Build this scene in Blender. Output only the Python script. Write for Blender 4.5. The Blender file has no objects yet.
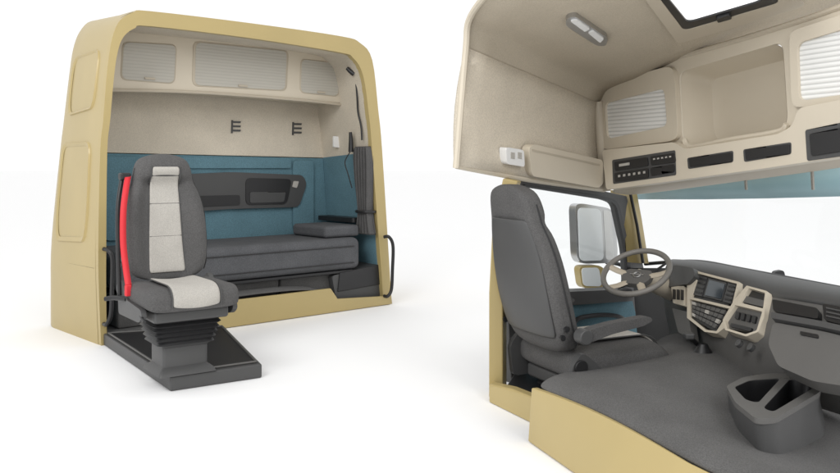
import bpy, bmesh, math, random
from mathutils import Vector, Matrix
from mathutils.geometry import tessellate_polygon
random.seed(4)
scene=bpy.context.scene
F=817.0; HV=167.0; H=1.18
C=Vector((0,0,H))
UP=Vector((0,0,1))
# ------------------------------------------------------------------ camera
cd=bpy.data.cameras.new("camera"); cam=bpy.data.objects.new("camera",cd)
scene.collection.objects.link(cam); cam.location=C; cam.rotation_euler=(math.radians(90),0,0)
cd.sensor_width=36; cd.lens=F/840*36; cd.shift_y=-(236.5-HV)/840; cd.clip_end=600; cd.clip_start=0.05
scene.camera=cam
# ------------------------------------------------------------------ survey helpers
def P(u,v,d): return Vector(((u-420)/F*d,d,H+(HV-v)/F*d))
def PR(u,v,d): return P(u,v,d*1.1)
def plane3(a,b,c):
    n=(b-a).cross(c-a).normalized()
    if n.dot(C-a)<0: n=-n
    return (a,n)
def hit(u,v,pl,off=0):
    p,n=pl; p=p+n*off; D=Vector(((u-420)/F,1,(HV-v)/F))
    return C+D*((p-C).dot(n)/D.dot(n))
def pp(pl,l,off=0): return [hit(u,v,pl,off) for u,v in l]
A0=Vector((-2.1,5.4,0)); EA=Vector((.746,.665,0)).normalized(); EB=Vector((-.665,.746,0)).normalized()
def L(a,b,z): return A0+EA*a+EB*b+UP*z
def lb(u,v,b): return hit(u,v,(A0+EB*b,-EB))
def loc(p): q=p-A0; return (q.dot(EA),q.dot(EB),q.z)
def lbs(l,b): return [lb(u,v,b) for u,v in l]
# ------------------------------------------------------------------ materials
def mat(name,col,rough=.6,bump=0,bs=200,var=0,vs=3,metal=0,speck=0,ss=220,coat=0):
    m=bpy.data.materials.new(name); m.use_nodes=True; nt=m.node_tree; N=nt.nodes; K=nt.links
    b=N['Principled BSDF']; b.inputs['Roughness'].default_value=rough; b.inputs['Metallic'].default_value=metal
    if coat: b.inputs['Coat Weight'].default_value=coat; b.inputs['Coat Roughness'].default_value=.15
    tc=N.new('ShaderNodeTexCoord')
    def noise(s,det=3):
        n=N.new('ShaderNodeTexNoise'); n.inputs['Scale'].default_value=s; n.inputs['Detail'].default_value=det
        K.new(tc.outputs['Object'],n.inputs['Vector']); return n
    r=N.new('ShaderNodeValToRGB'); r.color_ramp.elements[0].position=.3; r.color_ramp.elements[1].position=.7
    v=var or .04
    r.color_ramp.elements[0].color=tuple(x*(1-v) for x in col)+(1,); r.color_ramp.elements[1].color=tuple(min(1,x*(1+v)) for x in col)+(1,)
    K.new(noise(vs).outputs['Fac'],r.inputs['Fac']); out=r.outputs['Color']
    if speck:
        r2=N.new('ShaderNodeValToRGB'); r2.color_ramp.elements[0].position=.35; r2.color_ramp.elements[1].position=.65
        r2.color_ramp.elements[0].color=(1-speck,)*3+(1,); r2.color_ramp.elements[1].color=(1+speck,)*3+(1,)
        K.new(noise(ss,2).outputs['Fac'],r2.inputs['Fac'])
        mx=N.new('ShaderNodeMix'); mx.data_type='RGBA'; mx.blend_type='MULTIPLY'; mx.inputs[0].default_value=1
        K.new(out,mx.inputs[6]); K.new(r2.outputs['Color'],mx.inputs[7]); out=mx.outputs[2]
    K.new(out,b.inputs['Base Color'])
    if bump:
        bp=N.new('ShaderNodeBump'); bp.inputs['Strength'].default_value=bump; bp.inputs['Distance'].default_value=.004
        K.new(noise(bs).outputs['Fac'],bp.inputs['Height']); K.new(bp.outputs['Normal'],b.inputs['Normal'])
    return m
GOLD=mat('gold_paint',(.43,.335,.145),.42,.05,60,.04,2,coat=.15)
GOLDD=mat('gold_seam',(.20,.155,.07),.6)
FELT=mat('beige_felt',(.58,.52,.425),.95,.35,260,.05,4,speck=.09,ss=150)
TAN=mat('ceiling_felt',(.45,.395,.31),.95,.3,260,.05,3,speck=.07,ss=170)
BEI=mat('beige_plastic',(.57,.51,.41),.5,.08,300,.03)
BEID=mat('beige_plastic_dark',(.45,.395,.31),.55,.08,300,.03)  # darker beige plastic for trims, joints, seams and wheel spokes
BLUE=mat('blue_felt',(.105,.205,.25),.9,.4,220,.08,5,speck=.14,ss=140)
DARK=mat('charcoal_fabric',(.080,.078,.077),.85,.5,260,.1,6,speck=.2,ss=200)
CARP=mat('grey_carpet',(.100,.098,.096),.98,.6,300,.1,5,speck=.2,ss=230)
MATT=mat('mattress_fabric',(.085,.087,.093),.9,.5,220,.1,6,speck=.2,ss=180)
PLAS=mat('dark_grey_plastic',(.062,.062,.062),.5,.2,400,.05)
DASH=mat('dash_grey_plastic',(.105,.102,.097),.55,.3,350,.05)
WGREY=mat('wheel_grey_leather',(.18,.17,.155),.5,.2,400,.05)
BLK=mat('black_plastic',(.014,.014,.015),.42)
LITE=mat('light_grey_fabric',(.42,.40,.365),.85,.4,260,.06,6,speck=.10,ss=200)
WHT=mat('white_plastic',(.75,.75,.74),.4)
RED=mat('red_webbing',(.62,.02,.03),.6,.2,500)
CHR=mat('satin_silver',(.5,.5,.5),.3,metal=.9)
VIS=mat('pale_blue_visor',(.36,.55,.60),.4)
MIRR=mat('mirror_reflection_paint',(.80,.83,.84),.1)  # pale non-metal colour stands in for a bright reflection in the panes
SCR=mat('display_glass',(.03,.04,.05),.12)
def slats(name,col,scale,dark=.72,bmp=.6):
    m=bpy.data.materials.new(name); m.use_nodes=True; nt=m.node_tree; N=nt.nodes; K=nt.links; b=N['Principled BSDF']
    b.inputs['Roughness'].default_value=.5
    tc=N.new('ShaderNodeTexCoord'); w=N.new('ShaderNodeTexWave'); w.bands_direction='Z'; w.inputs['Scale'].default_value=scale
    K.new(tc.outputs['Object'],w.inputs['Vector'])
    r=N.new('ShaderNodeValToRGB'); r.color_ramp.elements[0].position=.05; r.color_ramp.elements[1].position=.4
    r.color_ramp.elements[0].color=tuple(c*dark for c in col)+(1,); r.color_ramp.elements[1].color=(*col,1)
    K.new(w.outputs['Fac'],r.inputs['Fac']); K.new(r.outputs['Color'],b.inputs['Base Color'])
    bp=N.new('ShaderNodeBump'); bp.inputs['Strength'].default_value=bmp; bp.inputs['Distance'].default_value=.006
    K.new(w.outputs['Fac'],bp.inputs['Height']); K.new(bp.outputs['Normal'],b.inputs['Normal'])
    return m
SLAT=slats('silver_slats',(.80,.80,.78),14)
MESH=slats('locker_blind',(.44,.42,.37),13,.90,.15)
def glass(name,col,fac):
    m=bpy.data.materials.new(name); m.use_nodes=True; nt=m.node_tree; N=nt.nodes; K=nt.links; N.clear()
    o=N.new('ShaderNodeOutputMaterial'); t=N.new('ShaderNodeBsdfTransparent'); t.inputs[0].default_value=(*col,1)
    g=N.new('ShaderNodeBsdfGlossy'); g.inputs['Roughness'].default_value=.02; mx=N.new('ShaderNodeMixShader'); mx.inputs[0].default_value=fac
    K.new(t.outputs[0],mx.inputs[1]); K.new(g.outputs[0],mx.inputs[2]); K.new(mx.outputs[0],o.inputs[0]); return m
GLS=glass('window_glass',(.985,.995,.995),.02)
# ------------------------------------------------------------------ mesh helpers
def fillet(pts,r,n=5):
    out=[]; k=len(pts)
    for i in range(k):
        p=pts[i]; a=pts[i-1]; b=pts[(i+1)%k]
        va=a-p; vb=b-p; ra=min(r,va.length*.45); rb=min(r,vb.length*.45)
        s=p+va.normalized()*ra; e=p+vb.normalized()*rb
        for j in range(n+1):
            t=j/n; out.append(s*(1-t)**2+p*2*t*(1-t)+e*t*t)
    return out
def newell(pts):
    n=Vector((0,0,0))
    for i in range(len(pts)):
        a=pts[i]; b=pts[(i+1)%len(pts)]
        n+=Vector(((a.y-b.y)*(a.z+b.z),(a.z-b.z)*(a.x+b.x),(a.x-b.x)*(a.y+b.y)))
    n.normalize(); return n
def prism(pts,vec,holes=None):
    loops=[pts]+(holes or [])
    tris=tessellate_polygon(loops) if holes or len(pts)>4 else None
    allp=[p for l in loops for p in l]; k=len(allp)
    V=list(allp)+[p+vec for p in allp]; Fc=[]
    if tris:
        for t in tris: Fc.append(tuple(t)); Fc.append(tuple(k+i for i in reversed(t)))
    else:
        Fc.append(tuple(range(k))); Fc.append(tuple(k+i for i in reversed(range(k))))
    o=0
    for l in loops:
        m=len(l)
        for i in range(m):
            j=(i+1)%m; Fc.append((o+i,o+j,k+o+j,k+o+i))
        o+=m
    return V,Fc
def plate(pts,thick,r=0,holes=None,hr=0):
    n=newell(pts); c=sum(pts,Vector())/len(pts)
    if n.dot(C-c)<0: n=-n
    if r: pts=fillet(pts,r)
    if holes and hr: holes=[fillet(h,hr) for h in holes]
    return prism(pts,-n*thick,holes)
def loft(rows,closed=False,cap=False):
    m=len(rows[0]); V=[p for r in rows for p in r]; Fc=[]
    for i in range(len(rows)-1):
        for j in range(m if closed else m-1):
            k=(j+1)%m; Fc.append((i*m+j,i*m+k,(i+1)*m+k,(i+1)*m+j))
    if cap: Fc.append(tuple(range(m))); Fc.append(tuple((len(rows)-1)*m+i for i in reversed(range(m))))
    return V,Fc
def cat(pts,n=6):
    out=[]; P_=[pts[0]]+list(pts)+[pts[-1]]
    for i in range(1,len(P_)-2):
        a,b,c,d=P_[i-1:i+3]
        for j in range(n):
            t=j/n; out.append(.5*((2*b)+(c-a)*t+(2*a-5*b+4*c-d)*t*t+(3*b-a-3*c+d)*t**3))
    out.append(pts[-1]); return out
def tube(path,r,n=10,closed=False,flat=1.0,ref=None):
    rows=[]; k=len(path); up=ref
    for i,p in enumerate(path):
        if closed: t=path[(i+1)%k]-path[i-1]
        else: t=path[min(i+1,k-1)]-path[max(i-1,0)]
        t.normalize()
        if up is None: up=Vector((0,0,1)) if abs(t.z)<.9 else Vector((1,0,0))
        s=t.cross(up).normalized(); up2=s.cross(t).normalized()
        if ref is None: up=up2
        rr=r(i/(k-1)) if callable(r) else r
        rows.append([p+(s*math.cos(2*math.pi*j/n)+up2*math.sin(2*math.pi*j/n)*flat)*rr for j in range(n)])
    if closed: rows.append(rows[0]); return loft(rows,True)
    return loft(rows,True,True)
def cyl(c,ax,r,h,n=24,r2=None):
    ax=ax.normalized(); s=ax.cross(Vector((.3,.2,.9))).normalized(); t=ax.cross(s); r2=r if r2 is None else r2
    rows=[[c+ax*hh+(s*math.cos(2*math.pi*j/n)+t*math.sin(2*math.pi*j/n))*rr for j in range(n)] for hh,rr in((0,r),(h,r2))]
    return loft(rows,True,True)
def obox(c,X,Y,Z,sx,sy,sz):
    b=[c+X*(sx/2*i)+Y*(sy/2*j)-Z*(sz/2) for i,j in((-1,-1),(1,-1),(1,1),(-1,1))]
    return prism(b,Z*sz)
def join(*ms):
    V=[];Fc=[]
    for v,f in ms:
        o=len(V); V+=v; Fc+=[tuple(o+i for i in x) for x in f]
    return V,Fc
class T:
    def __init__(s,name,base,label,category,group=None):
        s.e=bpy.data.objects.new(name,None); s.e.empty_display_size=.2; scene.collection.objects.link(s.e)
        s.base=Vector(base); s.e.location=s.base; s.e['label']=label; s.e['category']=category
        if group: s.e['group']=group
    def add(s,name,vf,m,parent=None,bevel=0,sub=0,solid=0,label=None,seg=3,sof=-1):
        V,Fc=vf; me=bpy.data.meshes.new(name)
        me.from_pydata([tuple(v-s.base) for v in V],[],Fc); me.update()
        bm=bmesh.new(); bm.from_mesh(me); bmesh.ops.remove_doubles(bm,verts=bm.verts,dist=1e-5)
        bmesh.ops.recalc_face_normals(bm,faces=bm.faces); bm.to_mesh(me); bm.free()
        for p in me.polygons: p.use_smooth=True
        me.materials.append(m); o=bpy.data.objects.new(name,me); scene.collection.objects.link(o)
        o.parent=parent or s.e
        if label: o['label']=label
        if solid:
            x=o.modifiers.new('s','SOLIDIFY'); x.thickness=solid; x.offset=sof
        if bevel:
            x=o.modifiers.new('b','BEVEL'); x.width=bevel; x.segments=seg; x.limit_method='ANGLE'; x.angle_limit=math.radians(40); x.harden_normals=True
        elif not sub:
            try: me.set_sharp_from_angle(angle=math.radians(38))
            except Exception: pass
        if sub:
            x=o.modifiers.new('u','SUBSURF'); x.levels=sub; x.render_levels=sub
        return o
# ------------------------------------------------------------------ ground
g=bpy.data.meshes.new('ground'); g.from_pydata([(-150,-60,0),(150,-60,0),(150,250,0),(-150,250,0)],[],[(0,1,2,3)])
go=bpy.data.objects.new('ground',g); scene.collection.objects.link(go); go['kind']='structure'
g.materials.append(mat('studio_white',(.93,.93,.93),.9,var=.002))
# ================================================================== LEFT CAB
cab=T('truck_cab',L(1.2,.4,0),"cream gold cutaway sleeper cab showing bunk and overhead lockers","truck cab")
outF=[(101,345),(99,300),(98,250),(100,152),(103,120),(107,70),(112,38),(120,20),(134,12),(150,11),(250,23),(340,36),(360,43),(372,60),(378,110),(382,152),(391,296),(392,309)]
outR=[(47,325),(47,290),(48,240),(57,150),(60,125),(66,75),(70,48),(76,32),(86,22)]
of=[lb(u,v,0) for u,v in outF]
orr=[lb(u,v,.96) for u,v in outR]
of[0].z=0; orr[0].z=0
for p in of[9:]:
    a,b,z=loc(p); orr.append(L(a-.02,.96,max(0,z-.04)))
of[-1].z=.0
m=len(of)
ofd=cat(of,4); ord_=cat(orr,4)
def shellrow(s,ins=0,f_=None,q_=None):
    r=[f.lerp(q,s) for f,q in zip(f_ or ofd,q_ or ord_)]
    if ins:
        c=L(1.24,.96*s,1.05); r=[c+(p-c)*(1-ins) for p in r]
    for p in r: p.z=max(0,p.z)
    return r
rows=[shellrow(s,i) for s,i in((.045,0),(.3,0),(.6,0),(.86,0),(.92,.003),(.96,.010),(.985,.022),(1.0,.045))]
V,Fc=loft(rows); md=len(ofd); base=(len(rows)-1)*md; Fc.append(tuple(base+i for i in range(md)))
shell=cab.add('body_shell',(V,Fc),GOLD,label="cream gold painted outer shell")
inn=[(107,345),(106,300),(106,250),(107,152),(110,120),(114,75),(118,50),(124,36),(135,28),(150,26),(250,38),(338,52),(353,58),(363,76),(369,118),(372,152),(383,298),(383,309)]
inw=[lb(u,v,0) for u,v in inn]; inw[0].z=0; inw[-1].z=0
inr=shellrow(.80/.96,.035,of,orr)
U=ofd+list(reversed(cat(inw,4)))
for p in U: p.z=max(0,p.z)
cab.add('cut_rim',prism([p-EB*.004 for p in U],EB*.05),GOLD,parent=shell,bevel=.008)
def sh(i,s):
    k=int(i); t=i-k; k2=min(k+1,m-1)
    a=of[k].lerp(orr[k],s); b=of[k2].lerp(orr[k2],s); return a.lerp(b,t)
cen=L(1.2,.5,1)
def emb(i0,i1,s0,s1,i0b,i1b):
    cs=[(i0,s0),(i0b,s1),(i1b,s1),(i1,s0)]
    cv=[Vector((a,b*6,0)) for a,b in cs]; f=fillet(cv,.55,6)
    ff=[]
    for i in range(len(f)):
        a=f[i]; b=f[(i+1)%len(f)]
        n=max(1,int((b-a).length/.25))
        for j in range(n): ff.append(a.lerp(b,j/n))
    return [sh(q.x,q.y/6) for q in ff]
for nm,pr in(('side_panel',(4.25,5.75,.2,.82,4.15,5.6)),('side_panel',(2.05,3.35,.2,.85,2.0,3.3))):
    path=emb(*pr); c=sum(path,Vector())/len(path)
    n=newell(path); 
    if n.dot(cen-c)>0: n=-n
    rings=[[p+n*.000 for p in path],[p+n*.012+(c-p)*.02 for p in path],[p+n*.010+(c-p)*.06 for p in path],[p+n*.003+(c-p)*.10 for p in path]]
    cab.add(nm,loft(rings,True),GOLD,parent=shell)
seam=[sh(1.62,.07+.78*s/10) for s in range(0,11)]
cab.add('side_seam',tube(seam,.003,6),GOLDD,parent=shell)
def lin(i0,i1):
    f=[p+EB*.04 for p in inw[i0:i1]]; r=inr[i0:i1]
    fd=cat(f,3); rd=cat(r,3)
    return loft([[p.lerp(q,t) for p,q in zip(fd,rd)] for t in(0,.5,1)])
cab.add('roof_lining',lin(3,16),FELT)
cab.add('side_wall_lining',lin(15,18),BLUE,label="blue felt lower side wall")
cab.add('side_wall_lining',lin(0,4),BLUE,label="blue felt lower side wall")
bwp=cat(inr[3:16],3)
cab.add('back_wall',prism([p-EB*.004 for p in bwp],EB*.03),FELT)
lowp=[inr[3]-UP*.006-EB*.012,inr[2]-EB*.012,inr[1]-EB*.012,inr[0]-EB*.012,inr[17]-EB*.012,inr[16]-EB*.012,inr[15]-UP*.006-EB*.012]
lower=cab.add('back_wall_lower',prism(lowp,EB*.03),BLUE,bevel=.006,label="blue felt lower back wall")
for a0,a1,z0,z1 in((.30,.60,.62,1.26),(1.98,2.20,.62,1.24)):
    cab.add('wall_relief',prism(fillet([L(a0,.782,z0),L(a1,.782,z0),L(a1,.782,z1),L(a0,.782,z1)],.05),EB*-.018),BLUE,parent=lower,bevel=.008)
cab.add('wall_relief',prism(fillet([L(.62,.782,1.26),L(.62,.782,1.17),L(1.96,.782,1.17),L(1.96,.782,1.26)],.03),EB*-.018),BLUE,parent=lower,bevel=.008)
face=lbs([(110,89),(116,48),(124,30),(140,24),(250,34),(345,46),(357,62),(354,104),(300,99),(200,91)],.42)
lock=cab.add('overhead_locker',prism(fillet(face,.03),EB*.34),BEI,bevel=.02,label="beige overhead locker unit")
for k,q in enumerate([[(124,42),(176,45),(174,83),(122,79)],[(196,42),(287,51),(285,90),(195,85)],[(302,59),(341,64),(338,96),(301,92)]]):
    f=fillet(lbs(q,.412),.05)
    fr=[p+(p-sum(f,Vector())/len(f))*.05 for p in f]
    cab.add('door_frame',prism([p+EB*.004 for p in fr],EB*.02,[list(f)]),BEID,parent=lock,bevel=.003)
    cab.add('locker_door',prism(f,EB*.02),MESH,parent=lock,bevel=.006,label="beige grey ribbed locker door")
    c=sum(f,Vector())/len(f)
    zb=min(p.z for p in f)
    cab.add('door_latch',prism([Vector((c.x,c.y,zb))+EA*x+UP*z-EB*.012 for x,z in((-.04,.012),(.04,.012),(.04,.028),(-.04,.028))],EB*.01),BEID,parent=lock,bevel=.002)
cab.add('locker_ledge',tube(cat([lb(110,90,.41),lb(200,92.5,.41),lb(300,100,.41),lb(353,106,.41)]),.013,8),BEID,parent=lock)
for q in((236,121),(297,123)):
    ms=[]
    for k in range(3): ms.append(prism(lbs([(q[0]-3.5,q[1]+k*4.2),(q[0]+5,q[1]+k*4.2+.2),(q[0]+4.5,q[1]+k*4.2+2.0),(q[0]-4,q[1]+k*4.2+1.8)],.785),EB*.012))
    ms.append(prism(lbs([(q[0]-4,q[1]-1),(q[0]-2.8,q[1]-1),(q[0]-3.2,q[1]+12),(q[0]-4.4,q[1]+12)],.784),EB*.012))
    cab.add('coat_hook',join(*ms),PLAS)
sp=cab.add('wall_storage',prism(fillet(lbs([(187,174),(232,172),(303,175),(307,184),(299,207),(230,209),(187,212)],.75),.05),EB*.04),PLAS,bevel=.01,label="dark storage panel with elastic pocket")
cab.add('pocket',prism(fillet(lbs([(246,178),(292,179),(287,204),(246,205)],.742),.05),EB*.012),BLK,parent=sp,bevel=.006)
cab.add('pocket_trim',prism(fillet(lbs([(250,192),(286,192),(284,202),(250,203)],.736),.02),EB*.008),PLAS,parent=sp,bevel=.003)
cab.add('pocket_trim',prism(fillet(lbs([(196,196),(240,195),(240,205),(196,207)],.742),.02),EB*.01),BLK,parent=sp,bevel=.003)
cab.add('control_button',prism(fillet(lbs([(294,181),(299,181.3),(297,188),(292.5,187)],.742),.01),EB*.01),LITE,parent=sp,bevel=.002)
cab.add('cab_floor',prism([L(.02,.05,.02),L(2.42,.05,.02),L(2.40,.76,.02),L(.05,.76,.02)],UP*.05),CARP,bevel=.01)
for a0,a1 in((.15,.80),(.815,1.42),(1.435,2.0)):
    cab.add('bunk_base',prism([L(a0,.11,.07),L(a1,.11,.07),L(a1,.10,.30),L(a0,.10,.30)],EB*.6),CARP,bevel=.015,label="dark carpeted storage box under bunk")
cab.add('tunnel_carpet',loft([[L(.45,-.02,.20),L(.9,-.03,.235),L(1.4,-.03,.235),L(1.72,-.02,.215),L(1.84,0,.12)],[L(.4,.05,.22),L(.9,.05,.25),L(1.4,.05,.25),L(1.72,.05,.225),L(1.86,.05,.12)],[L(.4,.11,.22),L(.9,.11,.25),L(1.4,.11,.25),L(1.72,.11,.225),L(1.86,.11,.12)]]),CARP,sub=2,solid=.02)
cab.add('step_box',prism(fillet(lbs([(337,306),(332,276),(384,263),(384,300)],.04),.03),EB*.5),PLAS,bevel=.012)
cab.add('step_lid',prism(lbs([(338,292),(340,273),(382,264),(382,284)],.03),EB*.012),BLK,bevel=.006)
fa=lbs([(210,335),(213,318),(228,301),(331,288.5),(338,299),(391,296),(391,309)],-.035)
for i in(0,6): fa[i].z=0.004
cab.add('floor_fascia',prism(fa,EB*.03),GOLD,bevel=.006,label="cream gold cut floor edge")
cab.add('wall_tray',prism(fillet([L(2.36,.74,.70),L(2.36,.2,.70),L(2.22,.2,.70),L(2.22,.74,.70)],.03),UP*.04),BLK,bevel=.01)
pth=cat([lb(350,70,.14),lb(355,76,.14),lb(357,95,.12),lb(358,112,.12),lb(361,126,.10),lb(362,140,.08)],8)
cab.add('lamp_cable',tube(pth,.008,8),BLK)
cab.add('reading_lamp',tube([lb(347,68,.16),lb(350,71,.14),lb(354,74,.12)],lambda t:.016+.006*t,10),BLK)
cab.add('microphone',tube([lb(350.5,132,.22),lb(351,140,.22),lb(351,152,.22)],lambda t:.014+.010*t,10),BLK)
pth=cat([lb(350,152,.22),lb(345,162,.26),lb(348,174,.22),lb(352,188,.2)],8)
cab.add('microphone_cable',tube(pth,.005,8),BLK)
cab.add('wall_switch',prism(fillet(lbs([(334,136),(344,137),(344,148),(334,147)],.5),.01),EB*.02),WHT,bevel=.003)
rows=[]
for z,w,x0 in((1.36,.13,2.29),(1.25,.15,2.29),(1.0,.13,2.30),(.82,.10,2.31),(.74,.12,2.31),(.60,.17,2.31)):
    r=[]
    for j in range(40):
        t=j/39; r.append(L(x0-.04+.035*math.sin(t*math.pi*11+z*.7),.10+w*(t-.5)*1.5,z))
    rows.append(r)
cab.add('curtain',loft(rows),DARK,solid=.004,sub=1)
cab.add('curtain_tie',tube([L(2.28+.07*math.cos(t*.5236),.10+.10*math.sin(t*.5236),.80) for t in range(12)],.012,8,closed=True),BLK)
cab.add('grab_handle',tube(cat([lb(384,237,-.03),lb(389,237,-.07),lb(393,246,-.08),lb(392.5,270,-.08),lb(391.5,289,-.08),lb(388,296,-.07),lb(384,296,-.03)],8),.014,12),BLK)
cab.add('grab_handle',tube(cat([lb(104,249,-.02),lb(109,251,-.08),lb(112.5,260,-.1),lb(112,290,-.1),lb(111,314,-.1),lb(107,324,-.08),lb(104,324,-.02)],8),.014,12),BLK)
bed=T('bunk_bed',L(1.1,.4,.32),"dark grey upholstered bunk mattress inside the sleeper cab","bed")
def pillow(a0,a1,b0,b1,z0,z1):
    return prism([L(a0,b0,z0),L(a1,b0,z0),L(a1,b1,z0),L(a0,b1,z0)],UP*(z1-z0))
bed.add('mattress',pillow(.12,2.18,.03,.75,.325,.590),MATT,bevel=.06,seg=6)
bed.add('mattress_piping',tube([L(.2,.025,.52),L(2.10,.025,.52)],.004,6),BLK)
bed.add('mattress_piping',tube([L(.2,.025,.385),L(2.10,.025,.385)],.004,6),BLK)
bed.add('end_cushion',pillow(1.86,2.22,.10,.60,.592,.69),MATT,bevel=.03,seg=5)
bed.add('bunk_rail',pillow(.2,2.1,.04,.09,.302,.325),BLK,bevel=.006)
def G(u,v,z=0):
    d=(H-z)*F/(v-HV); return P(u,v,d)
pl=T('seat_platform',G(182,365),"low black floor plate the seat stands on","platform")
q=[G(103,345),G(170,392),G(262,378),G(224,337)]
for p in q: p.z=.002
pl.add('floor_plate',prism(q,UP*.075),PLAS,bevel=.008)
c=sum(q,Vector())/4
pl.add('rubber_mat',prism([c+(p-c)*.9+UP*.0755 for p in q],UP*.006),BLK,bevel=.002)
for i in range(4):
    a=q[i]+(c-q[i])*.07+UP*.083; b=q[(i+1)%4]+(c-q[(i+1)%4])*.07+UP*.083
    pl.add('edge_strip',tube([a,b],.007,6),DASH)
# ================================================================== SEAT
def make_seat(name,org,f,s,lean,label,fabric,light,plat_z,wk=1.0,crown=0.0,iw=.085):
    f=f.normalized(); lft=UP.cross(f)
    t_=T(name,Vector((org.x,org.y,plat_z))+f*.2*s,label,"chair",None)
    def W(x,y,z): return org+f*(x*s)+lft*(y*s*wk)+UP*(z*s)
    hw=[(0,.20),(.03,.235),(.12,.265),(.3,.280),(.5,.272),(.62,.252),(.70,.228),(.76,.204),(.80,.195),(.86,.188),(.93,.172),(.975,.142),(1,.09)]
    def hwid(t):
        for i in range(len(hw)-1):
            if t<=hw[i+1][0]:
                k=(t-hw[i][0])/(hw[i+1][0]-hw[i][0]); return hw[i][1]*(1-k)+hw[i+1][1]*k
        return hw[-1][1]
    def xc(t): return -.02-lean*t+.03*max(0,t-.76)/.24-.012*math.sin(t*math.pi*2)
    def fx(t,y):
        w=hwid(t); e=min(1,abs(y)/w)
        hd=1 if t<.76 else max(0,1-(t-.76)/.06)
        bol=1/(1+math.exp(-(e-.62)*14))
        return xc(t)+.082-.066*(1-bol)*hd+.014*math.sin(t*math.pi)-(.016 if .74<t<.80 else 0)
    rows=[]
    for t,k in((-.005,.5),(0.01,.8),(.05,1),(.15,1),(.25,1),(.35,1),(.45,1),(.55,1),(.65,1),(.72,1),(.76,.98),(.79,.98),(.82,1),(.87,1),(.92,1),(.965,.92),(.99,.7),(1.0,.4)):
        w=hwid(max(0,t))*(k if k<.9 else 1); r=[]
        n=36
        for j in range(n):
            th=2*math.pi*j/n; cy=math.cos(th); sx=math.sin(th)
            y=w*math.copysign(abs(cy)**.6,cy)
            e=abs(sx)**.55
            if sx>=0: x=xc(t)+(fx(t,y)-xc(t))*e*k
            else: x=xc(t)-(.075-.03*t)*e*k
            r.append(W(x,y,.80*t))
        rows.append(r)
    back=t_.add('backrest',loft(rows,True,True),fabric,sub=1)
    rows=[]
    for i in range(17):
        t=.05+i*.053; hwi=iw+.035*(1-t)
        rows.append([W(fx(t,y)+.004,y,.80*t) for y in[(-1+2*j/8)*hwi for j in range(9)]])
    t_.add('backrest_insert',loft(rows),light,parent=back,solid=.010,sof=0,label="pale grey centre strip",sub=1)
    for sy in(-1,1):
        path=[W(fx(t,sy*(iw+.035*(1-t)))+.003,sy*(iw+.004+.035*(1-t)),.80*t) for t in[.05+.05*i for i in range(18)]]
        t_.add('piping',tube(path,.004*s,6),PLAS,parent=back)
    for t in(.34,.60,.77):
        path=[W(fx(t,y)+.008,y,.80*t) for y in[(-1+2*j/8)*(iw+.02) for j in range(9)]]
        t_.add('seam',tube(path,.0025*s,6),DASH,parent=back)
    rows=[]
    for i in range(13):
        t=.10+i*.058; w=hwid(t)*.86; r=[]
        for j in range(11):
            y=(-1+2*j/10)*w; e=abs(y)/hwid(t)
            r.append(W(xc(t)-(.090-.03*t)+.045*e**3,y,.80*t))
        rows.append(r)
    t_.add('backrest_shell',loft(rows),PLAS,parent=back,solid=.010,sof=0,sub=1)
    for sy in(-1,1):
        path=[W(xc(t)+.02,sy*(hwid(t)+.000),.80*t) for t in[.06+.055*i for i in range(16)]]
        t_.add('seam',tube(path,.004*s,6),BLK,parent=back)
        for (t,dx) in((.12,-.02),(.17,.015)):
            t_.add('recliner_bolt',cyl(W(xc(t)+dx-.03,sy*(hwid(t)-.006),.80*t),lft*sy,.014*s,.012*s,12),BLK,parent=back)
    rows=[]
    for x,k,dz in((-.03,.6,0),(-.01,.9,0),(.05,1,0),(.15,1,0),(.25,1,0),(.35,1,0),(.44,1.0,.004),(.49,.93,-.004),(.52,.75,-.012),(.532,.45,-.02)):
        r=[]
        for j in range(28):
            th=2*math.pi*j/28; cy=math.cos(th); sz=math.sin(th)
            y=.285*(1-.2*(1-k))*math.copysign(abs(cy)**.42,cy)
            z=-.065+dz+.065*k*math.copysign(abs(sz)**.5,sz)
            if sz>0: z+=(.018-crown)*(abs(y)/.26)**2*k+crown*k
            r.append(W(x,y,z))
        rows.append(r)
    cu=t_.add('seat_cushion',loft(rows,True,True),fabric,sub=1)
    prof=[(.06,.006),(.15,.008),(.28,.008),(.38,.009),(.45,.008),(.495,-.005),(.522,-.024),(.538,-.05),(.539,-.085),(.532,-.11)]
    rows=[[W(x,y,z+crown*(1 if z>0 else .6)+(.012-crown*.3)*(abs(y)/.13)**2) for y in[(-1+2*j/8)*.145 for j in range(9)]] for x,z in prof]
    t_.add('cushion_insert',loft(rows),light,parent=cu,solid=.012,sof=0,sub=1)
    for sy in(-1,1):
        t_.add('piping',tube([W(x+.004,sy*.149,z+.014+crown*.6) for x,z in prof],.004*s,6),PLAS,parent=cu)
    X,Y,Z=f,lft,UP
    t_.add('seat_pan',obox(W(.23,0,-.16),X,Y,Z,.46*s,.46*s*wk,.07*s),PLAS,bevel=.015)
    for sy in(-1,1):
        pts=[W(x,sy*.266,z) for x,z in((-.06,-.20),(-.08,-.04),(-.02,.03),(.05,-.02),(.12,-.09),(.42,-.11),(.44,-.15),(.38,-.19))]
        t_.add('side_cover',prism(fillet(pts,.03),lft*(sy*.03*s)),PLAS,bevel=.008)
        t_.add('recliner_knob',cyl(W(-.03,sy*.294,-.04),lft*sy,.035*s,.015*s),BLK,bevel=.003)
    rows=[]
    nf=5
    for i in range(nf*2+1):
        z=-.195-.15*i/(nf*2); k=1.0 if i%2==0 else .92
        tp=1-.18*i/(nf*2)
        pts=[W(.22+a*.20*k*tp,b*.22*k*tp,z) for a,b in((-1,-1),(1,-1),(1,1),(-1,1))]
        rows.append(fillet(pts,.05*s,4))
    t_.add('suspension_bellows',loft(rows,True,True),BLK)
    rows=[]
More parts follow.
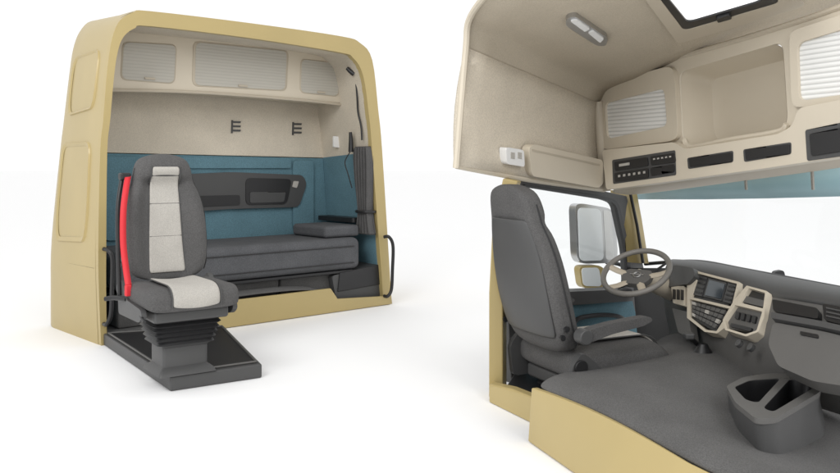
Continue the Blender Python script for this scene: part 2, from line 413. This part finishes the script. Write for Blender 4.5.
    zb=(plat_z-org.z)/s
    for z,k,ky in((-.345,.15,.16),(-.37,.12,.14),(zb+.05,.12,.14),(zb+.025,.16,.17),(zb+.002,.17,.18)):
        rows.append(fillet([W(.22+a*k,b*ky,z) for a,b in((-1,-1),(1,-1),(1,1),(-1,1))],.02*s,3))
    t_.add('pedestal',loft(rows,True,True),PLAS)
    t_.add('adjust_lever',tube(cat([W(.30,-.27,-.14),W(.40,-.29,-.15),W(.47,-.29,-.17)]),.009*s,8),BLK)
    return t_,W,back
o=P(168,279,4.61)
seatL,WL,bk=make_seat('truck_chair',o,Vector((.57,-.822,0)),.885,.15,"air suspended truck seat with pale stripe and red belt on platform",DARK,LITE,.078,.98)
def ribbon(path,w,side):
    return loft([[p-side*w/2,p+side*w/2] for p in path])
bp=cat([WL(-.09,-.228,.66),WL(-.02,-.262,.57),WL(.03,-.290,.44),WL(.065,-.300,.25),WL(.11,-.296,.10),WL(.15,-.292,.00)],6)
seatL.add('seat_belt',ribbon(bp,.034,Vector((.80,.6,0))),RED,solid=.002,label="red seat belt webbing")
seatL.add('belt_post',tube(cat([WL(-.12,-.26,.64),WL(-.08,-.295,.45),WL(-.03,-.305,.15),WL(.0,-.305,-.08)]),.012,10),BLK)
seatL.add('belt_guide',obox(WL(-.11,-.245,.655),EA,EB,UP,.06,.05,.04),BLK,bevel=.01)
seatL.add('belt_buckle',obox(WL(.15,-.295,-.03),EA,EB,UP,.03,.03,.06),RED,bevel=.006)
seatL.add('control_handle',tube(cat([WL(.1,-.29,-.09),WL(.0,-.34,-.09),WL(-.05,-.38,-.1)]),.013,10),BLK)
# ================================================================== RIGHT CAB
rc=T('truck_cab',G(600,420),"cream gold cutaway driver cab interior with beige roof trim","truck cab")
SP=plane3(PR(456,165,3.6),PR(602,190,4.5),PR(467,48,3.6))
a=PR(456,166,3.6); b=PR(604,190,4.5); c_=PR(597,103,4.5); d_=PR(467,48,3.6)
rows=[]
for i in range(7):
    t=i/6; x=a.lerp(d_,t); y=b.lerp(c_,t); bulge=-SP[1]*.03*math.sin(t*math.pi)
    rows.append([x.lerp(y,j/8)+bulge for j in range(9)])
sw=rc.add('upper_side_wall',loft(rows),FELT,solid=.03,sof=0,label="beige felt upper side wall")
rc.add('wall_lip',tube(cat([a,a.lerp(b,.3)-UP*.008,a.lerp(b,.5)-UP*.01,b]),.014,8),BEI,parent=sw)
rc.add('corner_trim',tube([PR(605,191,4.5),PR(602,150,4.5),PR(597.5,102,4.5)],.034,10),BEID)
CP=plane3(PR(640,80,4.3),PR(486,-2,3.35),PR(900,-20,3.25))
rA=[[PR(467,48,3.6),PR(597,103,4.5)],[PR(470,20,3.55),PR(610,90,4.48)],[PR(486,-2,3.35),PR(640,80,4.3)]]
lft_=cat([r[0] for r in rA],6); rgt_=cat([r[1] for r in rA],6)
prs=list(zip(lft_,rgt_))
for (p,q) in(((505,-20),(700,56)),((530,-42),(790,20)),((570,-75),(900,-20))): prs.append((hit(*p,CP),hit(*q,CP)))
rows=[[p.lerp(q,j/8) for j in range(9)] for p,q in prs]
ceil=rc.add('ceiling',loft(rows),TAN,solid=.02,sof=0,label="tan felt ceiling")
edge=cat([PR(456,168,3.58),PR(461,105,3.58),PR(466,48,3.58),PR(469,20,3.53),PR(485,-4,3.33),hit(504,-20,CP,.01),hit(530,-42,CP,.01)],6)
rc.add('cut_edge_trim',tube(edge,.016,8),BEI)
cl=rc.add('ceiling_lamp',plate(pp(CP,[(566,19),(575,16),(608,38),(606,46),(597,46),(566,26)],.035),.03,.03),CHR,bevel=.008,label="silver roof lamp with switches")
rc.add('lamp_lens',plate(pp(CP,[(570,21),(577,20),(590,29),(585,32)],.042),.01,.01),WHT,parent=cl,bevel=.002)
rc.add('lamp_lens',plate(pp(CP,[(588,33),(593,31),(604,39),(600,43)],.042),.01,.01),WHT,parent=cl,bevel=.002)
ho=pp(CP,[(612,-45),(678,44),(806,6),(760,-60)],.04)
hi=pp(CP,[(630,-40),(684,31),(780,3),(745,-50)],.04)
ht=rc.add('roof_hatch',plate(ho,.035,.04,[hi],.04),BEID,bevel=.01,label="roof hatch with dark seal")
h1=pp(CP,[(628,-40),(684,32),(782,2),(746,-52)],.036); h2=pp(CP,[(640,-36),(688,23),(763,1),(735,-44)],.036)
rc.add('hatch_seal',plate(h1,.02,.04,[h2],.04),BLK,parent=ht,bevel=.004)
HGLOW=mat('daylight_glow_glass',(.9,.9,.9),.2)
HGLOW.node_tree.nodes['Principled BSDF'].inputs['Emission Color'].default_value=(1,1,1,1); HGLOW.node_tree.nodes['Principled BSDF'].inputs['Emission Strength'].default_value=.9  # emission put in the glass stands in for daylight through the hatch
rc.add('hatch_glass',plate(pp(CP,[(639,-36),(688,24),(764,1),(735,-45)],.026),.008,.04),HGLOW,parent=ht)
rc.add('hatch_latch',plate(pp(CP,[(716,19),(730,15),(732,19),(718,23)],.05),.02,.01),BLK,parent=ht,bevel=.003)
# --- front header
FP=plane3(PR(605,190,4.5),PR(600,100,4.55),PR(840,150,3.2))
outer=[(595,104),(599,82),(612,72),(678,57),(790,24),(880,-8),(880,150),(840,158),(605,190),(599,150)]
shelf=[(680,72),(782,42),(787,124),(776,132),(690,146),(683,138)]
hd=rc.add('front_header',plate(pp(FP,outer),.03,0,[pp(FP,shelf)],.05),BEI,bevel=.008,label="beige front overhead storage fascia")
nF=FP[1]
sf=fillet(pp(FP,shelf),.06)
cS=sum(sf,Vector())/len(sf)
r2=[p.lerp(cS,.06)-nF*.10 for p in sf]; r3=[p.lerp(cS,.16)-nF*.17 for p in sf]; r4=[p.lerp(cS,.32)-nF*.19 for p in sf]
Vv,Ff=loft([[p-nF*.004 for p in sf],r2,r3,r4],True); Ff.append(tuple(range(3*len(sf),4*len(sf))))
rc.add('open_shelf',(Vv,Ff),BEI,parent=hd,label="open beige overhead shelf")
rc.add('shelf_lip',tube(cat(pp(FP,[(684,140),(692,147),(730,140),(778,132),(787,124)],.01),6),.016,8),BEI,parent=hd)
rc.add('header_joint',tube(cat(pp(FP,[(595,103),(599,82),(612,72),(678,57),(790,24),(880,-8)],.0)),.014,8),BEID,parent=hd)
def locker(fr,bl):
    rc.add('locker_frame',plate(pp(FP,fr,.03),.03,.06,[pp(FP,bl,.03)],.04),BEI,parent=hd,bevel=.01)
    rc.add('roller_blind',plate(pp(FP,bl,.016),.01,.03),SLAT,parent=hd,label="silver slatted roller blind")
locker([(599,96),(602,84),(668,66),(674,70),(678,136),(672,141),(602,150)],[(605,103),(664,88),(667,126),(607,139)])
locker([(789,36),(793,30),(880,2),(880,96),(796,108),(791,102)],[(797,43),(872,20),(872,90),(799,101)])
band=[(602,150),(674,142),(684,149),(778,134),(792,126),(798,108),(880,92),(880,148),(840,157),(760,169),(606,190)]
bo=rc.add('header_console',plate(pp(FP,band,.075),.075,.03),BEI,parent=hd,bevel=.018,label="beige overhead console with device slots")
def slot(q,m=BLK,off=.079,th=.01,r=.012,name='device_slot',bev=.003):
    return rc.add(name,plate(pp(FP,q,off),th,r),m,parent=bo,bevel=bev)
slot([(612,160),(675,150),(676,175),(613,184)],PLAS,.078)
slot([(614,162),(647,157),(648,166),(615,171)],BLK,.084); slot([(650,156.5),(674,153),(675,162),(651,165.5)],BLK,.084)
slot([(614,173),(648,168),(648,178),(615,182)],BLK,.084); slot([(650,168),(674,164),(674,172),(651,176)],BLK,.084)
for k in range(6): slot([(618+k*5,175-k*.75),(619.8+k*5,174.7-k*.75),(619.8+k*5,177-k*.75),(618+k*5,177.3-k*.75)],LITE,.088,.004,0,'slot_button',0)
for k in range(5): slot([(653+k*4,158.4-k*.6),(654.6+k*4,158.1-k*.6),(654.6+k*4,159.6-k*.6),(653+k*4,159.9-k*.6)],LITE,.088,.004,0,'slot_button',0)
slot([(619,164),(629,162.4),(629,165),(619,166.6)],LITE,.088,.004,0,'slot_button',0)
for q in([(687,158),(733,150.5),(733,162),(688,169)],[(743,149.5),(791,142),(791,154),(744,162)]):
    slot(q,PLAS,.078); qq=[(u*.93+sum(x[0] for x in q)/4*.07, v*.8+sum(x[1] for x in q)/4*.2) for u,v in q]; slot(qq,BLK,.084,.008,.008)
slot([(805,130),(872,116),(872,152),(807,161)],PLAS,.078); slot([(809,134),(868,122),(868,147),(811,156)],BLK,.084)
rows=[[PR(603,189,4.43),PR(680,179,3.98),PR(760,167,3.54),PR(880,149,3.0)],
      [PR(612,194,4.55),PR(690,184,4.12),PR(768,173,3.68),PR(880,157,3.15)],
      [PR(628,196,4.75),PR(700,186,4.3),PR(775,176,3.85),PR(880,162,3.3)]]
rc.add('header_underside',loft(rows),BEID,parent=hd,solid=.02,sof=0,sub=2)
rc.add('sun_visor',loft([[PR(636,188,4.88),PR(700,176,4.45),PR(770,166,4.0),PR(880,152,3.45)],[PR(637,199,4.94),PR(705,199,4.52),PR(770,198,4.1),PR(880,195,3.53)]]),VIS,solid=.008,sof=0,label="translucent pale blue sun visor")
for u,d in((745,3.95),(812,3.6)):
    rc.add('visor_bracket',plate([PR(u,168,d),PR(u+2,168,d),PR(u+3,190,d),PR(u+1,190,d)],.02),LITE,bevel=.003)
rc.add('windscreen',loft([[PR(634,198,4.9),PR(700,196,4.5),PR(780,195,4.1),PR(880,193,3.6)],[PR(646,263,4.9),PR(700,264,4.5),PR(770,277,4.1),PR(880,297,3.6)]]),GLS,label="clear curved windscreen")
fb=rc.add('fold_box',plate(pp(SP,[(529,148),(534,144),(603,160),(604,183),(599,188),(532,176)],.05),.05,.03),BEI,bevel=.012,label="beige folded blind casing")
rc.add('box_seam',plate(pp(SP,[(532,149),(600,164),(600,166),(532,151)],.052),.006),BEID,parent=fb)
hb=rc.add('hook_box',plate(pp(SP,[(506,147),(524,150),(525,167),(507,164)],.045),.045,.02),WHT,bevel=.006,label="white wall socket box")
for u in(511,518): rc.add('socket',plate(pp(SP,[(u,152),(u+4,152.7),(u+4,159),(u,158.3)],.048),.006),LITE,parent=hb,bevel=.001)
# --- door with window
door_o=[(516,178),(560,184),(604,191),(627,196),(638,240),(644,268),(650,370),(512,392),(508,300),(512,230)]
win=[(525,187),(606,200),(616,204),(626,250),(628,286),(600,289),(516,292),(517,240),(520,200)]
dr=rc.add('driver_door',plate(pp(SP,door_o,-.03),.05,0,[pp(SP,win,-.03)],.05),PLAS,bevel=.01,label="driver door with side window")
rc.add('door_glass',plate(pp(SP,win,-.055),.004,.05),GLS,parent=dr)
rc.add('window_frame',plate(pp(SP,[(522,184),(607,197),(619,202),(630,250),(632,290),(600,293),(512,296),(513,240),(517,198)],-.02),.02,.05,[pp(SP,win,-.02)],.05),BLK,parent=dr,bevel=.004)
rc.add('door_panel',plate(pp(SP,[(530,305),(560,300),(631,295),(640,330),(640,352),(530,375)],0.0),.03,.05),BLUE,parent=dr,bevel=.012,label="blue felt door card")
rc.add('door_sill',plate(pp(SP,[(520,294),(632,289),(634,301),(520,309)],.03),.06,.02),PLAS,parent=dr,bevel=.01)
rc.add('door_pull',tube(cat(pp(SP,[(572,326),(580,318),(605,315),(622,318),(628,327)],.04)),.014,8),BLK,parent=dr)
rc.add('windscreen_pillar',loft([[PR(610,190,4.72),PR(626,192,4.80),PR(633,193,4.84)],[PR(617,215,4.76),PR(632,218,4.83),PR(638,219,4.87)],[PR(626,262,4.80),PR(640,263,4.88),PR(645,263,4.9)]]),GOLD,solid=.03,label="cream gold windscreen pillar")
rc.add('pillar_seal',tube([PR(630,192,4.75),PR(637,225,4.78),PR(643,263,4.8)],.010,8),BLK)
mr=T('door_mirror',PR(593,265,5.3),"pale wing mirror pair mounted outside the driver door","mirror")
MP=plane3(PR(575,205,5.0),PR(612,208,5.1),PR(576,262,5.0))
mr.add('mirror_housing',plate(pp(MP,[(575,206),(580,203),(609,208),(615,213),(618,256),(614,263),(582,264),(577,258)],.0),.08,.05),CHR,bevel=.006)
mr.add('mirror_pane',plate(pp(MP,[(578,207.5),(601,209),(604,260.5),(580,261)],.006),.012,.04),MIRR,bevel=.003)
mr.add('mirror_trim',plate(pp(MP,[(603.5,210),(611,211),(614.5,259),(606.5,260)],.006),.012,.02),WHT,bevel=.003)
mr.add('lower_housing',plate(pp(MP,[(579,266),(599,265),(606,270),(606,286),(600,290),(582,288)],.0),.07,.04),GOLD,bevel=.006)
mr.add('lower_pane',plate(pp(MP,[(581.5,268.0),(599,267.5),(602,286.5),(583.5,286)],.006),.01,.03),MIRR,bevel=.003)
mr.add('mirror_arm',tube(cat([hit(612,212,MP,-.03),hit(618,208,MP,-.03),hit(624,212,MP,0)]),.012,8),BLK)
mr.add('mirror_arm',tube(cat([hit(606,262,MP,-.03),hit(618,264,MP,-.03),hit(628,268,MP,0)]),.014,8),BLK)
# --- rear cut column
PP_=(Vector((0,4.16,0)),Vector((0,-1,0)))
col=pp(PP_,[(503,178),(518,181),(511,205),(506,235),(503,290),(503,401),(489,401),(489,290),(492,230),(498,200)])
for p in(col[5],col[6]): p.z=.003
rc.add('rear_pillar',prism(col,Vector((.03,.10,0))),GOLD,bevel=.008,label="cream gold rear cut edge of cab wall")
sill=[PR(489,384,3.74),PR(512,389,3.58),PR(537,399,3.40),G(536,426),G(489,402.5)]
for p in sill[3:]: p.z=.003
rc.add('rear_sill',prism(sill,Vector((.03,.05,0))),GOLD,bevel=.008,label="cream gold cut floor edge behind the seat")
rc.add('cab_floor',prism([PR(505,388,3.68),PR(537,402,3.42),PR(640,395,3.6),PR(655,350,4.5),PR(530,350,4.6)],UP*-.05),BLK,bevel=.005)
rc.add('footwell_wall',plate([PR(632,268,4.86),PR(700,268,4.6),PR(722,362,4.3),PR(640,372,4.5)],.03),BLK)
E0=PR(536,388,3.17); E1=PR(692,464,2.42); B0=G(533,441); B1=G(692,552)
def eline(t,dz=0,db=0): 
    return E0.lerp(E1,t)+UP*(.022*math.sin(min(1,max(0,t))*math.pi)+dz)+Vector((.707,.707,0))*db
ts=[0,.2,.4,.6,.8,1.0,1.35]
r0=[eline(t) for t in ts]
r1=[eline(t,.022,.05) for t in ts]
r2_=[eline(t,.034,.14) for t in ts]
r3_=[PR(574,372,3.55),PR(606,368,3.5),PR(652,369,3.33),PR(712,381,3.13),PR(785,409,2.97),PR(850,450,2.8),PR(960,520,2.5)]
r4_=[PR(610,366,3.8),PR(630,359,3.75),PR(660,355,3.64),PR(705,361,3.45),PR(760,376,3.30),PR(820,395,3.18),PR(940,435,2.95)]
r5_=[PR(640,364,4.2),PR(652,348,4.12),PR(676,342,3.98),PR(716,348,3.78),PR(770,362,3.52),PR(832,382,3.34),PR(930,406,3.1)]
r6_=[PR(645,362,4.35),PR(656,338,4.3),PR(682,330,4.2),PR(722,338,4.0),PR(776,352,3.75),PR(838,374,3.55),PR(935,396,3.3)]
rc.add('tunnel_carpet',loft([r0,r1,r2_,r3_,r4_,r5_,r6_]),CARP,solid=.02,sub=3,sof=0,label="grey carpet engine tunnel cover")
top_=[eline(t,.004,-.012) for t in [i/12 for i in range(13)]+[1.35]]
bot_=[B0.lerp(B1,t)+Vector((-.01,-.01,0)) for t in [i/12 for i in range(13)]+[1.35]]
for p in bot_: p.z=.003
rc.add('floor_fascia',loft([top_,[p.lerp(q,.5) for p,q in zip(top_,bot_)],bot_]),GOLD,solid=.03,sof=0,bevel=.006,label="cream gold cut floor edge")
# --- dashboard
drw=[[(672,261,4.65),(666,268,4.45),(664,298,4.4),(672,340,4.35)],
     [(702,263,4.35),(694,271,4.1),(690,300,3.98),(692,356,4.0)],
     [(745,271,3.95),(739,282,3.68),(724,330,3.58),(718,372,3.66)],
     [(775,277,3.68),(764,291,3.42),(748,335,3.32),(742,384,3.40)],
     [(812,284,3.4),(806,298,3.12),(796,335,2.98),(790,400,3.14)],
     [(880,297,3.0),(876,310,2.78),(868,350,2.66),(868,425,2.90)]]
rows=[[PR(*p) for p in r] for r in drw]
rows=[cat(list(x),5) for x in zip(*rows)]
full=[rows[0],[p.lerp(q,.75)+UP*.012 for p,q in zip(rows[0],rows[1])],rows[1],[p.lerp(q,.06)-UP*.01 for p,q in zip(rows[1],rows[2])],[p.lerp(q,.5) for p,q in zip(rows[1],rows[2])],rows[2],[p.lerp(q,.5)for p,q in zip(rows[2],rows[3])],rows[3]]
db=rc.add('dashboard',loft(full),DASH,solid=.03,sof=0,sub=1,label="dark grey dashboard with beige trims")
padf=[p.lerp(q,.10)+UP*.002+Vector((-.015,-.045,0)) for p,q in zip(rows[1],rows[2])]
padt=[p+UP*.016+Vector((-.01,-.03,0)) for p in rows[1]]
rc.add('dash_pad',loft([[p+UP*.012 for p in full[0]],[p+UP*.02 for p in full[1]],padt,padf,[p+Vector((.02,.06,-.01)) for p in padf]]),PLAS,parent=db,solid=.006,sof=0,sub=1)
DF=plane3(PR(694,271,4.08),PR(739,282,3.66),PR(724,330,3.56))
def dplate(name,q,m,off,th=.02,r=.01,bev=.004,holes=None,pl=None,lab=None):
    return rc.add(name,plate(pp(pl or DF,q,off),th,r,[pp(pl or DF,h,off) for h in holes] if holes else None,r),m,parent=db,bevel=bev,label=lab)
dplate('instrument_frame',[(687,275),(697,271),(739.5,282),(728.5,325),(717,333.5),(704.5,331.8),(687,318)],BEI,.034,.05,.006,.0025,[[(698.5,273.5),(737,283.8),(731.5,306.5),(691,297)],[(689.5,299),(730.5,309),(716.5,331.2),(706,329.8),(689.5,316.5)]],lab="beige instrument surround")
dplate('instrument_panel',[(692,273),(738,284),(716,332),(688,317)],BLK,.018,.03,.01)
def bil(q,s,t):
    a=[q[0][i]*(1-s)+q[1][i]*s for i in(0,1)]; b=[q[3][i]*(1-s)+q[2][i]*s for i in(0,1)]
    return (a[0]*(1-t)+b[0]*t,a[1]*(1-t)+b[1]*t)
def sub(q,s0,t0,s1,t1): return [bil(q,s0,t0),bil(q,s1,t0),bil(q,s1,t1),bil(q,s0,t1)]
Q1=[(698,273.5),(737,284),(731,305),(691.5,295.5)]
dplate('air_vent',sub(Q1,.03,.06,.24,.94),PLAS,.026,.01,.004,.002)
for k in range(4): dplate('vent_slat',sub(Q1,.05,.15+k*.2,.22,.21+k*.2),BLK,.030,.004,0,0)
dplate('display_bezel',sub(Q1,.28,.08,.74,.92),PLAS,.026,.01,.006,.002)
dplate('display_screen',sub(Q1,.31,.14,.71,.84),SCR,.030,.008,.004,0)
dplate('air_vent',sub(Q1,.78,.06,.98,.94),PLAS,.026,.01,.004,.002)
for k in range(4): dplate('vent_slat',sub(Q1,.80,.15+k*.2,.96,.21+k*.2),BLK,.030,.004,0,0)
Q2=[(690,300),(728,310),(715,330),(691,316)]
for i in range(7):
    for j in range(4):
        dplate('dash_switch',sub(Q2,.04+i*.134,.05+j*.235,.15+i*.134,.23+j*.235),DASH if (i*2+j*3)%9 else LITE,.027,.01,.003,.001)
DL=plane3(PR(668,268,4.42),PR(694,271,4.08),PR(690,300,3.98))
dplate('cluster_hood',[(664,270),(676,265),(693,268),(695,275),(688,284),(668,287)],PLAS,.05,.08,.02,.008,pl=DL)
dplate('switch_bank',[(671,286),(684,286),(684,306),(673,303)],BEI,.045,.04,.01,.004,pl=DL)
for k in range(3): dplate('dash_switch',[(672.5+k*4,289+k*.3),(675+k*4,289.3+k*.3),(675+k*4,299+k*.4),(672.5+k*4,299+k*.4)],BLK,.05,.01,.003,.001,pl=DL)
dplate('knee_panel',[(672,308),(688,312),(692,340),(678,332)],DASH,.03,.04,.015,.006,pl=DL)
DG=plane3(PR(739,282,3.64),PR(764,291,3.40),PR(748,335,3.30))
dplate('passenger_trim',[(746.5,285.5),(767,291),(764,317.5),(758,332),(746,336.5),(725,330),(722.5,320),(733.5,301)],BEI,.034,.05,.008,.0025,[[(748.5,288),(765,292.8),(763,308.5),(739.5,302.5)],[(735,305),(762.2,311.5),(756.5,330.5),(745.5,334.2),(727,328.3),(725,320)]],pl=DG,lab="beige centre stack surround")
dplate('storage_net',[(745,286),(766,292),(764,310),(738,304)],BLK,.014,.01,.01,.002,pl=DG)
dplate('net_band',[(742.5,295),(764,300.5),(763,307),(740.5,301.5)],DASH,.022,.01,.005,.002,pl=DG)
dplate('control_panel',[(734,304),(763,311),(756,333),(725,328)],DASH,.016,.01,.01,.002,pl=DG)
for i in range(4): dplate('dash_switch',[(736+i*5.5,311+i*1.35),(739.6+i*5.5,312+i*1.35),(738+i*5.5,319+i*1.3),(734.4+i*5.5,318+i*1.3)],BLK,.026,.012,.004,.002,pl=DG)
dplate('dash_switch',[(731,323),(752,328),(750,331.5),(730,326.5)],BLK,.026,.012,.004,.002,pl=DG)
for (u,v,r) in((741,345,.015),(753,349,.015)):
    c=hit(u,v,DG,.01); rc.add('control_knob',cyl(c,DG[1],r*1.2,.02),PLAS,parent=db,bevel=.003)
DH=plane3(PR(806,298,3.1),PR(876,310,2.77),PR(796,335,2.97))
dplate('dash_tray',[(772,299),(818,308),(818,319),(773,311)],BLK,.035,.03,.02,.003,pl=DH)
dplate('tray_lip',[(771,312),(822,321),(880,334),(880,340),(822,327),(771,318)],PLAS,.07,.06,.01,.006,pl=DH)
dplate('glovebox_lid',[(773,322),(822,331),(880,345),(880,392),(812,381),(778,366),(768,344)],DASH,.055,.06,.03,.010,pl=DH,lab="dark grey glovebox lid")
dplate('air_vent',[(822,303),(872,313),(872,332),(824,320)],BLK,.045,.03,.02,.004,pl=DH)
for k in range(3): dplate('vent_slat',[(826,307+k*4),(868,316+k*4),(868,317.3+k*4),(826,308.3+k*4)],PLAS,.049,.006,0,0,pl=DH)
dplate('glovebox_latch',[(800,331),(818,334.5),(818,338),(800,334.5)],BLK,.060,.01,.006,.002,pl=DH)
# steering wheel
sw_=rc.add('steering_column',tube(cat([PR(638,275,4.1),PR(655,284,4.2),PR(678,292,4.3)]),lambda t:.035+.035*t,12),BEI,label="beige steering column cowl")
nW=Vector((-.38,-.42,.82)).normalized(); cW=PR(636,272,3.98)
s1=nW.cross(Vector((0,0,1))).normalized(); s2=nW.cross(s1).normalized(); 
if s2.z>0: s2=-s2
RW=.178
ring=[cW+(s1*math.cos(t*math.pi/24)+s2*math.sin(t*math.pi/24))*RW for t in range(48)]
stw=rc.add('steering_wheel',tube(ring,.0155,10,closed=True),WGREY,label="grey four spoke steering wheel with beige accents")
hubp=[cW-nW*.02+s1*x+s2*y for x,y in((-.075,-.045),(.075,-.045),(.085,.03),(.05,.07),(-.05,.07),(-.085,.03))]
rc.add('wheel_hub',prism(fillet(hubp,.03),nW*-.03),DASH,parent=stw,bevel=.01)
for an in(-172,-8,55,125):
    an_=math.radians(an); dv=s1*math.cos(an_)+s2*math.sin(an_)
    rc.add('wheel_spoke',tube([cW-nW*.03+dv*.06,cW-nW*.02+dv*.12,cW+dv*(RW-.005)],.020,8,flat=.45,ref=nW),BEID,parent=stw)
em=[cW-nW*.017+(s1*math.cos(t*math.pi/10)+s2*math.sin(t*math.pi/10))*.020 for t in range(20)]
rc.add('emblem_ring',tube(em,.004,6,closed=True),CHR,parent=stw)
rc.add('emblem_bar',tube([cW-nW*.016-s1*.04,cW-nW*.016+s1*.04],.003,6),CHR,parent=stw)
for e in(PR(618,288,4.1),PR(668,262,4.2)):
    rc.add('column_stalk',tube([PR(645,278,4.12),e],.007,8),BLK,parent=sw_)
# tray console with two wells
TZ=.335
PT=(Vector((0,0,TZ)),UP)
top=pp(PT,[(726,386),(743,377),(770,373),(806,374),(822,380),(820,392),(795,407),(776,418),(756,419),(735,402)])
wa=pp(PT,[(734,387),(750,380),(781,378),(758,403),(746,400)])
wb=pp(PT,[(790,379),(811,380),(815,387),(773,412),(763,408)])
tpf=fillet(top,.03); cc=sum(tpf,Vector())/len(tpf)
cc_=rc.add('tray_console',prism(tpf,UP*-.02,[fillet(wa,.03),fillet(wb,.03)]),DASH,bevel=.006,label="dark grey low console tray with two wells")
t1=[cc+(p-UP*.018-cc)*.985 for p in tpf]
t2=[cc+(p-cc)*.96-UP*.07 for p in tpf]; t3=[cc+(p-cc)*1.0+Vector((.03,.02,0))-UP*.20 for p in tpf]
rc.add('console_body',loft([t1,t2,t3],True),PLAS,parent=cc_)
for wl in(wa,wb):
    f=fillet(wl,.03); cw=sum(f,Vector())/len(f)
    g1=[p-UP*.003 for p in f]; g2=[cw+(p-cw)*.90-UP*.08 for p in f]; g3=[cw+(p-cw)*.75-UP*.088 for p in f]
    Vv,Ff=loft([g1,g2,g3],True); Ff.append(tuple(range(2*len(f),3*len(f))))
    rc.add('console_well',(Vv,Ff),BLK,parent=cc_)
gl=rc.add('gear_lever',tube(cat([PR(702,348,3.70),PR(696,343,3.68),PR(690,338,3.66)]),.012,8),BLK)
rc.add('lever_knob',obox(PR(689,336,3.66),Vector((1,0,0)),Vector((0,1,0)),UP,.05,.05,.035),PLAS,parent=gl,bevel=.012)
rc.add('lever_boot',cyl(PR(703,354,3.64),UP,.05,.05,20,.02),BLK,parent=gl)
rc.add('exterior_mirror',plate([PR(774,272,4.3),PR(784,270,4.3),PR(787,284,4.3),PR(776,285,4.3)],.04,.02),BLK,bevel=.006)
rc.add('windscreen_gasket',tube(cat([PR(645,264,4.95),PR(672,262,4.75),PR(702,262,4.45),PR(745,270,4.05),PR(812,283,3.5),PR(880,296,3.1)]),.012,8),BLK)
# seat right
fR=Vector((.91,.42,0)).normalized()
seatR,WR,bk2=make_seat('truck_chair',PR(551,346,3.62),fR,.99,.25,"dark grey driver seat with armrest facing the steering wheel",DARK,LITE,.06,.96,crown=.035,iw=.09)
def arm(y):
    ar=[WR(x,y,z) for x,z in((-.06,.12),(.0,.145),(.1,.16),(.28,.175),(.33,.175),(.345,.155),(.29,.135),(.1,.11),(-.03,.08))]
    l=UP.cross(fR)
    seatR.add('armrest',prism(fillet(ar,.02),l*.055),DARK,bevel=.015,seg=4)
    seatR.add('armrest_pivot',cyl(WR(-.04,y-.01,.11),l,.035,.06),PLAS,bevel=.006)
arm(-.355); arm(.29)
# ------------------------------------------------------------------ light
w=bpy.data.worlds.new("World"); scene.world=w; w.use_nodes=True
w.node_tree.nodes['Background'].inputs[0].default_value=(1,1,1,1); w.node_tree.nodes['Background'].inputs[1].default_value=1.05
def area(loc_,tgt,size,e):
    l=bpy.data.lights.new('softbox','AREA'); l.size=size; l.energy=e; o=bpy.data.objects.new('softbox',l)
    scene.collection.objects.link(o); o.location=loc_; o.rotation_euler=(Vector(tgt)-Vector(loc_)).to_track_quat('-Z','Y').to_euler()
area((-2.5,.2,4.2),(-.8,5.8,.8),2.0,150)
area((3,-1.5,4.2),(1.2,4,.8),2.0,90)
scene.view_settings.view_transform='Standard'; scene.view_settings.look='None'; scene.view_settings.exposure=0
